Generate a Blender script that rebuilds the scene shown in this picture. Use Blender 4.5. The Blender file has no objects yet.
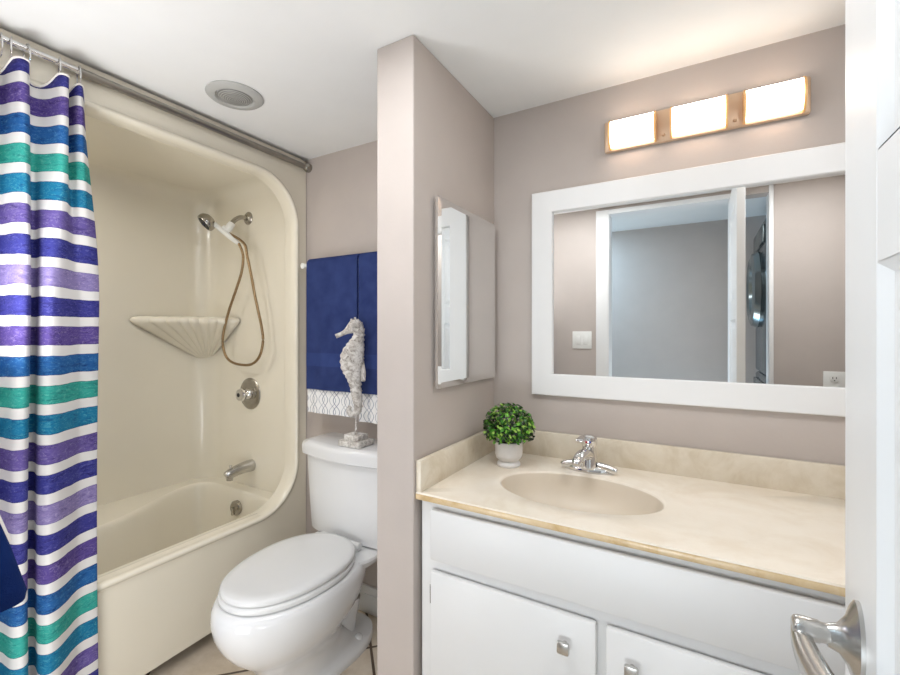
import bpy, bmesh, math, random
from mathutils import Vector, Matrix
random.seed(7)
PI = math.pi
S = bpy.context.scene
COL = S.collection

# ------------------------------------------------------------------ camera, world, lights, exposure
cam_d = bpy.data.cameras.new('camera')
cam = bpy.data.objects.new('camera', cam_d); COL.objects.link(cam)
cam_d.sensor_width = 36.0
cam_d.lens = 36.0 * 436.0 / 900.0
cam_d.shift_y = -4.5 / 900.0
cam_d.clip_start = 0.01
cam.location = (0, 0, 1.25)
cam.rotation_euler = (PI / 2, 0, math.atan(250 / 436.0))
S.camera = cam

w = bpy.data.worlds.new('world'); S.world = w
w.use_nodes = True
w.node_tree.nodes['Background'].inputs[0].default_value = (0.85, 0.92, 1.0, 1)
w.node_tree.nodes['Background'].inputs[1].default_value = 0.3

def area(name, loc, rot, sx, sy, power, color=(1, 1, 1), shape='RECTANGLE'):
    d = bpy.data.lights.new(name, 'AREA')
    d.shape = shape; d.size = sx; d.size_y = sy; d.energy = power; d.color = color
    o = bpy.data.objects.new(name, d); COL.objects.link(o)
    o.location = loc; o.rotation_euler = rot
    return o
area('bathroom_ceiling_fill', (-0.62, 0.52, 2.098), (0, 0, 0), 0.6, 0.4, 8, (0.96, 0.98, 1.0))  # added fill under the ceiling, out of view; no fixture there
area('vanity_side_fill', (0.47, 0.62, 2.098), (0, 0, 0), 0.4, 0.6, 6.5, (0.96, 0.98, 1.0))  # extra unseen fill for the corner behind the open door
area('uplight_fill', (-1.38, 0.20, 1.15), (PI, 0, 0), 0.3, 0.2, 5.5, (0.97, 0.985, 1.0))  # hidden fill facing up, added to brighten the ceiling by bounce
area('low_fill', (-1.10, 0.15, 0.42), (PI / 2 + 0.15, 0, 0.35), 0.35, 0.4, 3.2, (0.97, 0.985, 1.0))
area('doorway_fill', (-0.20, -0.30, 0.45), (PI / 2 + 0.55, 0, 0.1), 0.55, 0.35, 4.5, (0.97, 0.985, 1.0))
area('shower_fill', (-2.08, 0.40, 2.008), (0, 0, 0), 0.2, 0.2, 4.5, (1.0, 0.98, 0.95), 'DISK')  # unseen fill behind the curtain, added to lift the tub interior
def point_fill(name, loc, r, power, color):
    d = bpy.data.lights.new(name, 'POINT'); d.shadow_soft_size = r; d.energy = power; d.color = color
    o = bpy.data.objects.new(name, d); COL.objects.link(o); o.location = loc
    return o
point_fill('left_point_fill', (-1.34, 0.28, 1.40), 0.12, 3, (0.97, 0.985, 1.0))  # added point fill beyond the left edge, not a room lamp
area('hall_blue_fill', (-1.15, -0.38, 2.098), (0, 0, 0), 0.5, 0.4, 18, (0.50, 0.76, 1.0))  # added blue fill for the hall, out of the mirror's view
area('hall_low_blue_fill', (-0.20, -0.60, 0.25), (PI + 0.12, 0, 0), 0.6, 0.2, 4.5, (0.42, 0.72, 1.0))  # unseen fill near the hall floor, added to tint wall and ceiling blue
area('hall_daylight', (1.30, -0.36, 1.3), (0, PI / 2, 0), 1.4, 0.5, 30, (0.40, 0.70, 1.0))

S.view_settings.view_transform = 'Standard'
S.view_settings.look = 'None'
S.view_settings.gamma = 1.0
S.view_settings.use_curve_mapping = False
S.view_settings.exposure = 0.14
LAMP = 6.5           # brightness of the vanity lamp's glass

# ------------------------------------------------------------------ materials
def srgb(r, g, b):
    f = lambda c: (c / 255 / 12.92) if c / 255 <= 0.04045 else ((c / 255 + 0.055) / 1.055) ** 2.4
    return (f(r), f(g), f(b), 1)

class NT:
    """small node helper"""
    def __init__(s, name):
        s.m = bpy.data.materials.new(name); s.m.use_nodes = True
        s.t = s.m.node_tree; s.b = s.t.nodes['Principled BSDF']
    def n(s, kind, **kw):
        nd = s.t.nodes.new(kind)
        for k, v in kw.items(): setattr(nd, k, v)
        return nd
    def l(s, a, b): s.t.links.new(a, b)
    def coord(s): return s.n('ShaderNodeTexCoord').outputs['Object']
    def pos(s): return s.n('ShaderNodeNewGeometry').outputs['Position']
    def math(s, op, a, b=None, c=None):
        nd = s.n('ShaderNodeMath', operation=op)
        for i, v in enumerate((a, b, c)):
            if v is None: continue
            if isinstance(v, (int, float)): nd.inputs[i].default_value = v
            else: s.l(v, nd.inputs[i])
        return nd.outputs[0]
    def noise(s, vec, scale, detail=3, rough=0.5, dist=0):
        nd = s.n('ShaderNodeTexNoise')
        nd.inputs['Scale'].default_value = scale; nd.inputs['Detail'].default_value = detail
        nd.inputs['Roughness'].default_value = rough; nd.inputs['Distortion'].default_value = dist
        if vec is not None: s.l(vec, nd.inputs['Vector'])
        return nd.outputs['Fac']
    def ramp(s, fac, stops, interp='LINEAR'):
        nd = s.n('ShaderNodeValToRGB'); cr = nd.color_ramp; cr.interpolation = interp
        while len(cr.elements) < len(stops): cr.elements.new(0.5)
        for e, (p, c) in zip(cr.elements, stops): e.position = p; e.color = c
        s.l(fac, nd.inputs[0]); return nd.outputs[0]
    def mix(s, fac, a, b, blend='MIX'):
        nd = s.n('ShaderNodeMix', data_type='RGBA', blend_type=blend)
        for i, v in ((0, fac), (6, a), (7, b)):
            if isinstance(v, (int, float)): nd.inputs[i].default_value = v
            elif isinstance(v, tuple): nd.inputs[i].default_value = v
            else: s.l(v, nd.inputs[i])
        return nd.outputs[2]
    def bump(s, h, strength=0.2, dist=0.002):
        nd = s.n('ShaderNodeBump'); nd.inputs['Strength'].default_value = strength
        nd.inputs['Distance'].default_value = dist
        s.l(h, nd.inputs['Height']); s.l(nd.outputs[0], s.b.inputs['Normal'])

def plain(name, col, rough=0.5, metal=0.0, vary=0.04, scale=8, bump=0, bscale=120, coat=0, spec=0.5):
    t = NT(name)
    c = col
    lo = tuple(x * (1 - vary) for x in c[:3]) + (1,); hi = tuple(min(1, x * (1 + vary)) for x in c[:3]) + (1,)
    t.l(t.ramp(t.noise(t.pos(), scale), [(0.3, lo), (0.7, hi)]), t.b.inputs['Base Color'])
    t.b.inputs['Roughness'].default_value = rough; t.b.inputs['Metallic'].default_value = metal
    t.b.inputs['Coat Weight'].default_value = coat; t.b.inputs['Coat Roughness'].default_value = 0.08
    t.b.inputs['Specular IOR Level'].default_value = spec
    if bump: t.bump(t.noise(t.pos(), bscale, 2), bump)
    return t.m

M = {}
M['wall'] = plain('taupe_wall_paint', srgb(191, 181, 174), 0.85, vary=0.02, bump=0.15, bscale=90)
M['ceiling'] = plain('white_ceiling_paint', srgb(236, 236, 234), 0.9, vary=0.01, bump=0.1, bscale=60)
M['trim'] = plain('white_gloss_paint', srgb(232, 232, 231), 0.35, vary=0.01)
M['cabinet'] = plain('white_cabinet_paint', srgb(226, 226, 225), 0.4, vary=0.01)
M['almond'] = plain('almond_fibreglass', srgb(233, 226, 209), 0.22, vary=0.015, scale=3, coat=0.3)
M['porcelain'] = plain('white_porcelain', srgb(230, 231, 232), 0.12, vary=0.005, coat=0.5)
M['seat'] = plain('white_seat_plastic', srgb(225, 226, 226), 0.25, vary=0.005)
M['chrome'] = plain('polished_chrome', (0.78, 0.78, 0.78, 1), 0.08, 1.0, vary=0.01)
M['nickel'] = plain('brushed_nickel', (0.56, 0.55, 0.53, 1), 0.27, 1.0, vary=0.05, scale=30)
M['aged_nickel'] = plain('dull_nickel', (0.42, 0.40, 0.36, 1), 0.25, 1.0, vary=0.1, scale=30)
M['rod'] = plain('dull_steel_rod', (0.33, 0.31, 0.28, 1), 0.28, 1.0, vary=0.05, scale=30)
M['dark'] = plain('dark_rubber', (0.02, 0.02, 0.02, 1), 0.5)
M['white_plastic'] = plain('white_plastic', srgb(236, 236, 232), 0.35, vary=0.01)
M['gold_hose'] = None
M['mirror'] = plain('mirror_silver', (0.9, 0.91, 0.91, 1), 0.0, 1.0, vary=0.0)
M['pot'] = plain('white_ceramic_pot', srgb(232, 230, 228), 0.55, vary=0.03, scale=40, bump=0.15, bscale=150)
M['soil'] = plain('brown_soil', (0.05, 0.03, 0.02, 1), 0.95, vary=0.3, scale=60)
M['steel_dark'] = plain('dark_chrome_appliance', (0.23, 0.27, 0.28, 1), 0.18, 0.9, vary=0.15, scale=5)
M['appliance'] = plain('grey_appliance_panel', (0.16, 0.18, 0.19, 1), 0.25, 0.7, vary=0.1, scale=4)
M['red'] = plain('red_dot', (0.5, 0.02, 0.03, 1), 0.4)
M['blue_dot'] = plain('blue_dot', (0.02, 0.05, 0.4, 1), 0.4)
M['grille'] = None

def mk_marble(name, base, vein, warm, vs=1.0):
    t = NT(name); p = t.pos()
    n1 = t.noise(p, 5 * vs, 6, 0.6, 1.2); n2 = t.noise(p, 14 * vs, 5, 0.65, 0.6)
    c = t.ramp(n1, [(0.35, vein), (0.52, base), (0.75, warm)])
    c = t.mix(0.35, c, t.ramp(n2, [(0.3, vein), (0.6, base)]))
    t.l(c, t.b.inputs['Base Color']); t.b.inputs['Roughness'].default_value = 0.25
    return t.m
M['marble'] = mk_marble('cream_cultured_marble', srgb(238, 229, 214), srgb(228, 215, 196), srgb(242, 234, 221))
M['splash'] = mk_marble('cream_veined_marble', srgb(226, 216, 198), srgb(208, 194, 170), srgb(232, 224, 209), 1.5)
M['basin'] = plain('beige_basin', srgb(218, 206, 188), 0.38, vary=0.01, coat=0.0)
M['edge'] = mk_marble('ochre_marble_edge', srgb(222, 198, 158), srgb(200, 168, 118), srgb(230, 212, 180), 2.5)

def mk_tiles():
    t = NT('tan_diagonal_floor_tiles'); p = t.pos()
    sep = t.n('ShaderNodeSeparateXYZ'); t.l(p, sep.inputs[0])
    T = 0.40; r2 = math.sqrt(2)
    def line(v, off):
        u = t.math('DIVIDE', t.math('SUBTRACT', v, off), T)
        f = t.math('FRACT', t.math('ADD', u, 0.5))
        return t.math('LESS_THAN', t.math('ABSOLUTE', t.math('SUBTRACT', f, 0.5)), 0.013)
    a = t.math('DIVIDE', t.math('ADD', sep.outputs[0], sep.outputs[1]), r2)
    b = t.math('DIVIDE', t.math('SUBTRACT', sep.outputs[1], sep.outputs[0]), r2)
    g = t.math('MAXIMUM', line(a, 0.150), line(b, 1.756))
    n = t.noise(p, 6, 6, 0.65, 0.5); n2 = t.noise(p, 40, 4, 0.7)
    c = t.ramp(n, [(0.3, srgb(202, 186, 164)), (0.55, srgb(224, 211, 193)), (0.75, srgb(232, 222, 207))])
    c = t.mix(t.math('MULTIPLY', n2, 0.3), c, srgb(150, 130, 108))
    t.l(t.mix(g, c, srgb(92, 78, 66)), t.b.inputs['Base Color'])
    t.b.inputs['Roughness'].default_value = 0.3
    t.bump(t.math('SUBTRACT', 1.0, g), 0.4, 0.002)
    return t.m
M['tiles'] = mk_tiles()

def mk_hose():
    t = NT('bronze_metal_hose'); 
    t.b.inputs['Base Color'].default_value = (0.50, 0.34, 0.17, 1)
    n = t.noise(t.pos(), 300, 1)
    t.l(t.ramp(n, [(0.3, (0.22, 0.14, 0.07, 1)), (0.7, (0.42, 0.30, 0.17, 1))]), t.b.inputs['Base Color'])
    t.b.inputs['Metallic'].default_value = 0.8; t.b.inputs['Roughness'].default_value = 0.3
    return t.m
M['gold_hose'] = mk_hose()

def mk_curtain():
    t = NT('striped_curtain_fabric')
    p = t.pos(); sep = t.n('ShaderNodeSeparateXYZ'); t.l(p, sep.inputs[0])
    z = sep.outputs[2]
    n = t.noise(p, 12, 3)
    fine = t.n('ShaderNodeMapping'); fine.inputs['Scale'].default_value = (20, 20, 80); t.l(p, fine.inputs[0])
    n2 = t.noise(fine.outputs[0], 1.0, 6, 0.75, 1.0)
    fin2 = t.n('ShaderNodeMapping'); fin2.inputs['Scale'].default_value = (60, 60, 130); t.l(p, fin2.inputs[0])
    n3 = t.noise(fin2.outputs[0], 1.0, 5, 0.8, 1.5)
    zz = t.math('ADD', z, t.math('MULTIPLY', t.math('SUBTRACT', n, 0.5), 0.010))
    per = 0.0833
    # position inside the eight-stripe repeat, counted downwards from the middle of a blue stripe
    u = t.math('DIVIDE', t.math('SUBTRACT', 1.825 + per / 2, zz), per)
    cyc = t.math('FRACT', t.math('DIVIDE', u, 8.0))
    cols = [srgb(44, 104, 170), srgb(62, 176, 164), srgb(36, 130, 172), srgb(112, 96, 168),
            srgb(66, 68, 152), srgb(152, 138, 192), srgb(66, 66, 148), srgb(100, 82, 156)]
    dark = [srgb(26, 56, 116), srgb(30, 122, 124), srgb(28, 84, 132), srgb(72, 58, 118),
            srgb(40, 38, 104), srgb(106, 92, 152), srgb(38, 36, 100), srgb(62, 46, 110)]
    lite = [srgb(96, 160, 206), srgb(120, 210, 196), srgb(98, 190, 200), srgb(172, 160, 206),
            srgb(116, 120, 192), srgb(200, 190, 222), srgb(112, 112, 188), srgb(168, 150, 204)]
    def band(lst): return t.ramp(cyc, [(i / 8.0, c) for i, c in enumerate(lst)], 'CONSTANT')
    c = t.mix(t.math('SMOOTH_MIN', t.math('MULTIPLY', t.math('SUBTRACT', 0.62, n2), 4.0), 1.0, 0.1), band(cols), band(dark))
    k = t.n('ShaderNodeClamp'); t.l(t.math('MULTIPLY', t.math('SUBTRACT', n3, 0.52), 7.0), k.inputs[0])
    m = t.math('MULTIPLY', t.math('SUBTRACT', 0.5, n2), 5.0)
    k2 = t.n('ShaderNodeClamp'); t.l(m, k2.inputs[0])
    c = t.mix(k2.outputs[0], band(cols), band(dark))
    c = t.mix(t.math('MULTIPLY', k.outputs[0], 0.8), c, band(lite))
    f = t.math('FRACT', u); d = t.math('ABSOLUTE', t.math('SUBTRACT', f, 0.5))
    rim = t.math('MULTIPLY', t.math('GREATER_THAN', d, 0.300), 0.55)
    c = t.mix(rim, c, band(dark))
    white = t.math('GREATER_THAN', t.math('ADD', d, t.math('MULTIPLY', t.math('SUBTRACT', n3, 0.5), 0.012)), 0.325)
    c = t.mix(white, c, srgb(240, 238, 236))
    t.l(c, t.b.inputs['Base Color']); t.b.inputs['Roughness'].default_value = 0.7
    t.b.inputs['Specular IOR Level'].default_value = 0.2
    tr = t.n('ShaderNodeBsdfTranslucent'); t.l(c, tr.inputs[0])
    mx = t.n('ShaderNodeMixShader'); mx.inputs[0].default_value = 0.25
    t.l(t.b.outputs[0], mx.inputs[1]); t.l(tr.outputs[0], mx.inputs[2])
    t.l(mx.outputs[0], t.t.nodes['Material Output'].inputs['Surface'])
    return t.m
M['curtain'] = mk_curtain()
M['curtain_hem'] = plain('white_curtain_hem', srgb(240, 234, 228), 0.7, vary=0.02)

def mk_terry(name, base, lite):
    t = NT(name); p = t.pos()
    n = t.noise(p, 260, 3, 0.7); n2 = t.noise(p, 14, 4)
    c = t.ramp(n2, [(0.3, base), (0.75, lite)])
    t.l(c, t.b.inputs['Base Color']); t.b.inputs['Roughness'].default_value = 0.95
    t.b.inputs['Specular IOR Level'].default_value = 0.1
    t.b.inputs['Sheen Weight'].default_value = 0.12; t.b.inputs['Sheen Roughness'].default_value = 0.4
    t.b.inputs['Sheen Tint'].default_value = lite
    t.bump(n, 0.6, 0.003)
    return t.m
M['navy'] = mk_terry('navy_terry', srgb(44, 56, 102), srgb(56, 70, 120))
M['navy_band'] = mk_terry('navy_woven_band', srgb(50, 64, 116), srgb(60, 76, 130))
M['dark_navy'] = mk_terry('deep_navy_terry', srgb(16, 36, 88), srgb(24, 48, 104))

def mk_ogee():
    t = NT('white_towel_with_ogee_lattice'); p = t.pos()
    sep = t.n('ShaderNodeSeparateXYZ'); t.l(p, sep.inputs[0])
    P = 0.066; K = 2 * PI / 0.105
    s = t.math('MULTIPLY', t.math('COSINE', t.math('MULTIPLY', sep.outputs[2], K)), P * 0.25)
    def ln(op):
        f = t.math('FRACT', t.math('DIVIDE', t.math(op, sep.outputs[0], s), P / 2 * 2))
        return t.math('LESS_THAN', t.math('ABSOLUTE', t.math('SUBTRACT', f, 0.5)), 0.03)
    def ln2(op):
        f = t.math('FRACT', t.math('ADD', t.math('DIVIDE', t.math(op, sep.outputs[0], s), P), 0.32))
        return t.math('LESS_THAN', t.math('ABSOLUTE', t.math('SUBTRACT', f, 0.5)), 0.02)
    m = t.math('MAXIMUM', t.math('MAXIMUM', ln('ADD'), ln('SUBTRACT')), t.math('MAXIMUM', ln2('ADD'), ln2('SUBTRACT')))
    t.l(t.mix(m, srgb(238, 238, 238), srgb(134, 140, 160)), t.b.inputs['Base Color'])
    t.b.inputs['Roughness'].default_value = 0.9
    t.bump(t.noise(p, 220, 2), 0.3, 0.002)
    return t.m
M['ogee'] = mk_ogee()

def mk_whitewash():
    t = NT('whitewashed_wood'); p = t.pos()
    n = t.noise(p, 45, 6, 0.75, 0.8)
    t.l(t.ramp(n, [(0.34, srgb(112, 104, 96)), (0.46, srgb(188, 182, 175)), (0.58, srgb(224, 221, 216))]), t.b.inputs['Base Color'])
    t.b.inputs['Roughness'].default_value = 0.8
    t.bump(t.noise(p, 90, 4, 0.7), 0.6, 0.004)
    return t.m
M['whitewash'] = mk_whitewash()

def mk_leaf():
    t = NT('boxwood_leaves'); 
    oi = t.n('ShaderNodeVertexColor'); oi.layer_name = 'leaf'
    t.l(oi.outputs[0], t.b.inputs['Base Color']); t.b.inputs['Roughness'].default_value = 0.45
    t.b.inputs['Transmission Weight'].default_value = 0.0
    return t.m
M['leaf'] = mk_leaf()

def mk_glow():
    t = NT('lit_frosted_glass')
    t.b.inputs['Base Color'].default_value = (1, 0.95, 0.88, 1)
    t.b.inputs['Emission Color'].default_value = (1.0, 0.92, 0.82, 1)
    t.b.inputs['Emission Strength'].default_value = LAMP
    return t.m
M['glow'] = mk_glow()
M['amber'] = plain('champagne_metal_plate', srgb(214, 186, 158), 0.32, 0.35, vary=0.02)
M['amber_edge'] = plain('amber_glass_edge', srgb(250, 196, 130), 0.25, 0.0, vary=0.02)
M['lens'] = None
def mk_lens():
    t = NT('ribbed_lens_plastic'); p = t.coord()
    wv = t.n('ShaderNodeTexWave', wave_type='RINGS', rings_direction='Z'); wv.inputs['Scale'].default_value = 45
    t.l(p, wv.inputs['Vector'])
    t.l(t.ramp(wv.outputs['Fac'], [(0, srgb(120, 120, 118)), (1, srgb(176, 176, 172))]), t.b.inputs['Base Color'])
    t.b.inputs['Roughness'].default_value = 0.3
    t.bump(wv.outputs['Fac'], 0.5, 0.003)
    return t.m
M['lens'] = mk_lens()
M['light_trim'] = plain('greyed_white_trim', srgb(186, 186, 182), 0.5, vary=0.03)

# ------------------------------------------------------------------ mesh helpers
def B(): return bmesh.new()

def box(bm, x0, x1, y0, y1, z0, z1, bev=0.0, seg=2):
    vs = [bm.verts.new(p) for p in ((x0, y0, z0), (x1, y0, z0), (x1, y1, z0), (x0, y1, z0),
                                    (x0, y0, z1), (x1, y0, z1), (x1, y1, z1), (x0, y1, z1))]
    fs = [bm.faces.new([vs[i] for i in f]) for f in ((0, 3, 2, 1), (4, 5, 6, 7), (0, 1, 5, 4), (1, 2, 6, 5), (2, 3, 7, 6), (3, 0, 4, 7))]
    if bev:
        es = list({e for f in fs for e in f.edges})
        bmesh.ops.bevel(bm, geom=es, offset=bev, segments=seg, affect='EDGES', profile=0.5)

def loft(bm, rings, cap0=True, cap1=True, closed=True):
    R = [[bm.verts.new(p) for p in r] for r in rings]
    n = len(R[0])
    for a, b in zip(R, R[1:]):
        for i in range(n if closed else n - 1):
            j = (i + 1) % n
            bm.faces.new((a[i], a[j], b[j], b[i]))
    if closed and cap0: bm.faces.new(list(reversed(R[0])))
    if closed and cap1: bm.faces.new(R[-1])
    return R

def lathe(bm, prof, cx=0, cy=0, cz=0, n=32, axis='z', cap=True):
    """prof: (radius, height) pairs along the axis"""
    rings = []
    for r, h in prof:
        ring = []
        for i in range(n):
            a = 2 * PI * i / n
            u, v = r * math.cos(a), r * math.sin(a)
            if axis == 'z': ring.append((cx + u, cy + v, cz + h))
            elif axis == 'y': ring.append((cx + u, cy - h, cz + v))      # height runs towards -y
            else: ring.append((cx - h, cy + u, cz + v))                  # height runs towards -x
        rings.append(ring)
    loft(bm, rings, cap, cap)

def spline(pts, sub=6):
    """Catmull-Rom through tuples of any length"""
    out = []
    P = [pts[0]] + list(pts) + [pts[-1]]
    for i in range(1, len(P) - 2):
        for k in range(sub):
            t = k / sub; a, b, c, d = P[i - 1], P[i], P[i + 1], P[i + 2]
            out.append(tuple(0.5 * (2 * b[q] + (c[q] - a[q]) * t + (2 * a[q] - 5 * b[q] + 4 * c[q] - d[q]) * t * t
                                    + (3 * b[q] - a[q] - 3 * c[q] + d[q]) * t ** 3) for q in range(len(b))))
    out.append(tuple(pts[-1])); return out

def tube(bm, pts, rad, n=12, flat=1.0, up=(0, 0, 1), cap=True, closed=False, flats=None):
    """sweep along pts; rad a number or a list; flat scales the second axis"""
    P = [Vector(p) for p in pts]; m = len(P)
    up = Vector(up); rings = []
    for i in range(m):
        if closed: d = P[(i + 1) % m] - P[i - 1]
        else: d = P[min(i + 1, m - 1)] - P[max(i - 1, 0)]
        d.normalize()
        u = up - d * up.dot(d)
        if u.length < 1e-4: u = Vector((1, 0, 0)) - d * d.x
        u.normalize(); v = d.cross(u)
        r = rad[i] if isinstance(rad, (list, tuple)) else rad
        if flats: flat = flats[i]
        rings.append([tuple(P[i] + u * (r * math.cos(2 * PI * k / n)) + v * (r * flat * math.sin(2 * PI * k / n))) for k in range(n)])
    if closed: rings.append(rings[0])
    R = loft(bm, rings, cap and not closed, cap and not closed)
    if closed: bmesh.ops.remove_doubles(bm, verts=bm.verts[:], dist=1e-6)

def build(name, bm, mat, parent=None, loc=None, smooth=True, ang=40, mods=None):
    bmesh.ops.recalc_face_normals(bm, faces=bm.faces[:])
    root = Vector(loc) if loc is not None else (parent_loc(parent) if parent else Vector((0, 0, 0)))
    bmesh.ops.translate(bm, verts=bm.verts[:], vec=-root)
    me = bpy.data.meshes.new(name); bm.to_mesh(me); bm.free()
    mats = mat if isinstance(mat, list) else [mat]
    for m_ in mats: me.materials.append(m_)
    if smooth:
        for p in me.polygons: p.use_smooth = True
        me.set_sharp_from_angle(angle=math.radians(ang))
    o = bpy.data.objects.new(name, me); COL.objects.link(o)
    if parent:
        o.parent = parent
        o.location = root - parent_loc(parent)
    else: o.location = root
    return o
_loc = {}
def parent_loc(p):
    v = Vector((0, 0, 0))
    while p: v = v + p.location; p = p.parent
    return v

def tag(o, label, cat, group=None):
    o['label'] = label; o['category'] = cat
    if group: o['group'] = group
    return o
def thing(name, label, cat, loc, group=None):
    o = bpy.data.objects.new(name, None); COL.objects.link(o)
    o.empty_display_size = 0.05; o.location = loc
    return tag(o, label, cat, group)
def struct(name, bm, mat, parent=None, **k):
    o = build(name, bm, mat, parent, **k)
    if not parent: o['kind'] = 'structure'
    return o

# ------------------------------------------------------------------ the setting
CE = 2.106
YB, YT, YF = 1.593, 1.52, 0.06        # vanity wall, alcove wall, front wall
XP0, XP1 = -0.845, -0.711             # partition faces
XR = 0.74
bm = B(); box(bm, -2.6, 1.6, -0.85, 1.75, -0.08, 0.0); struct('floor', bm, M['tiles'], smooth=False)
bm = B(); box(bm, -2.6, 1.6, -0.85, 1.75, CE, CE + 0.08); struct('ceiling', bm, M['ceiling'], smooth=False)
bm = B(); loft(bm, [[(x, y, z) for x, y in ((-2.6, YT), (-0.77, YT), (-0.77, YB), (0.85, YB), (0.85, 1.75), (-2.6, 1.75))] for z in (0, CE)])
struct('wall_back', bm, M['wall'], smooth=False)
bm = B(); box(bm, XP0, XP1, 1.03, YB + 0.02, 0, CE, 0.004); struct('wall_partition', bm, M['wall'], smooth=False)
bm = B(); box(bm, -2.6, -2.495, YF - 0.10, YT + 0.02, 0, CE); struct('wall_left', bm, M['wall'], smooth=False)
bm = B(); box(bm, XR, XR + 0.1, YF - 0.10, YB + 0.02, 0, CE); struct('wall_right', bm, M['wall'], smooth=False)
DX0, DX1, DH = -0.535, 0.150, 2.055   # doorway
NX0, NX1 = 0.200, 0.345               # laundry opening beside the doorway
YF0 = YF - 0.10
bm = B()
box(bm, -2.5, DX0 - 0.012, YF0, YF, 0, CE)
box(bm, DX0 - 0.012, NX1 + 0.006, YF0, YF, DH + 0.012, CE)
box(bm, DX1 + 0.012, NX0 - 0.006, YF0, YF, 0, DH + 0.012)
box(bm, NX1 + 0.006, XR + 0.02, YF0, YF, 0, CE)
struct('wall_front', bm, M['wall'], smooth=False)
# hall behind the doorway
bm = B(); box(bm, -1.7, 1.5, -0.82, -0.72, 0, CE); struct('wall_hall', bm, M['wall'], smooth=False)
bm = B(); box(bm, -1.7, -1.6, -0.72, YF0, 0, CE); struct('wall_hall_left', bm, M['wall'], smooth=False)
bm = B(); box(bm, 1.4, 1.5, -0.72, YF0, 0, CE); struct('wall_hall_right', bm, M['wall'], smooth=False)
# casings
def casing(x0, x1, z1): 
    box(bm, x0, x1, YF, YF + 0.014, 0, z1, 0.003)
bm = B()
casing(DX0 - 0.085, DX0 - 0.005, DH + 0.03)
box(bm, DX0 - 0.012, DX0, YF0 - 0.005, YF + 0.006, 0, DH + 0.012)          # jamb lining
box(bm, DX1, DX1 + 0.012, YF0 - 0.005, YF + 0.004, 0, DH + 0.012)
box(bm, DX0 - 0.012, DX1 + 0.012, YF0 - 0.005, YF + 0.004, DH, DH + 0.012)
box(bm, DX0 - 0.085, DX1 + 0.05, YF, YF + 0.012, DH, DH + 0.03, 0.003)
struct('trim_1', bm, M['trim'])
bm = B(); casing(NX1, NX1 + 0.022, CE - 0.002); box(bm, NX1, NX1 + 0.006, YF0 - 0.005, YF, 0, DH + 0.012); struct('trim_2', bm, M['trim'])
bm = B(); box(bm, -1.66, XP0, YT - 0.014, YT, 0, 0.118, 0.004); box(bm, -1.66, XP0, YT - 0.019, YT, 0, 0.085, 0.004); struct('baseboard_back', bm, M['trim'])
bm = B(); box(bm, XP0 - 0.014, XP0, 1.05, YT - 0.02, 0, 0.118, 0.004); struct('baseboard_partition', bm, M['trim'])

# ------------------------------------------------------------------ bathroom door, standing open at the right
bm = B()
X0, X1, D0, D1 = 0.151, 0.186, 0.052, 0.690
st = 0.109
def slab(y0, y1, z0, z1, x0=X0, x1=X1, b=0.0015): box(bm, x0, x1, y0, y1, z0, z1, b, 1)
slab(D1 - st, D1, 0.01, 2.04); slab(D0, D0 + st, 0.01, 2.04)
rails = [(0.01, 0.22), (1.319, 1.43), (1.90, 2.04)]
for z0, z1 in rails: slab(D0 + st, D1 - st, z0, z1)
for (z0, z1) in ((0.22, 1.319), (1.43, 1.90)):
    y0, y1 = D0 + st, D1 - st
    for s, xf in ((1, X0), (-1, X1)):
        rings = []
        for ins, dep in ((0, 0.0), (0.010, 0.010), (0.022, 0.011), (0.050, 0.003)):
            x = xf + s * dep
            rings.append([(x, y0 + ins, z0 + ins), (x, y1 - ins, z0 + ins), (x, y1 - ins, z1 - ins), (x, y0 + ins, z1 - ins)])
        loft(bm, rings, False, True)
door = build('door_1', bm, M['trim'], loc=(0.168, D0, 0.0), smooth=False)
door['kind'] = 'structure'
door['label'] = 'white panelled bathroom door standing open at right'
hx, hy, hz = X0, 0.634, 0.912
lv = bpy.data.objects.new('lever_handle', None); COL.objects.link(lv); lv.parent = door
lv.location = Vector((hx, hy, hz)) - door.location; lv['label'] = 'brushed nickel lever handle'
bm = B()
rings = []
for d, sy, sz in ((0.0, 0.022, 0.045), (0.004, 0.022, 0.045), (0.007, 0.019, 0.040), (0.011, 0.0145, 0.027), (0.018, 0.0110, 0.016), (0.028, 0.0098, 0.0120)):
    rings.append([(hx - d, hy + sy * math.cos(a), hz + sz * math.sin(a)) for a in [2 * PI * k / 36 for k in range(36)]])
loft(bm, rings); build('rose', bm, M['nickel'], lv)
bm = B()
lathe(bm, [(0.0105, 0.026), (0.0105, 0.033), (0.0118, 0.035), (0.0124, 0.053), (0.011, 0.057), (0.008, 0.059)], hx, hy, hz + 0.001, 24, axis='x')
build('spindle', bm, M['nickel'], lv)
bm = B()
pp = spline([(hx - 0.051, hy + 0.006, hz - 0.004, 0.010), (hx - 0.050, hy - 0.014, hz - 0.012, 0.0135), (hx - 0.045, hy - 0.040, hz - 0.020, 0.016),
             (hx - 0.037, hy - 0.072, hz - 0.026, 0.0165), (hx - 0.031, hy - 0.100, hz - 0.028, 0.013), (hx - 0.028, hy - 0.116, hz - 0.028, 0.006)], 6)
tube(bm, [q[:3] for q in pp], [q[3] for q in pp], 16, 0.85)
build('lever', bm, M['nickel'], lv)
bm = B(); box(bm, 0.158, 0.179, D1 - 0.001, D1 + 0.002, 0.88, 0.955, 0.001, 1); box(bm, 0.163, 0.174, D1, D1 + 0.010, 0.907, 0.928, 0.002)
build('latch_plate', bm, M['nickel'], door)

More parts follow.
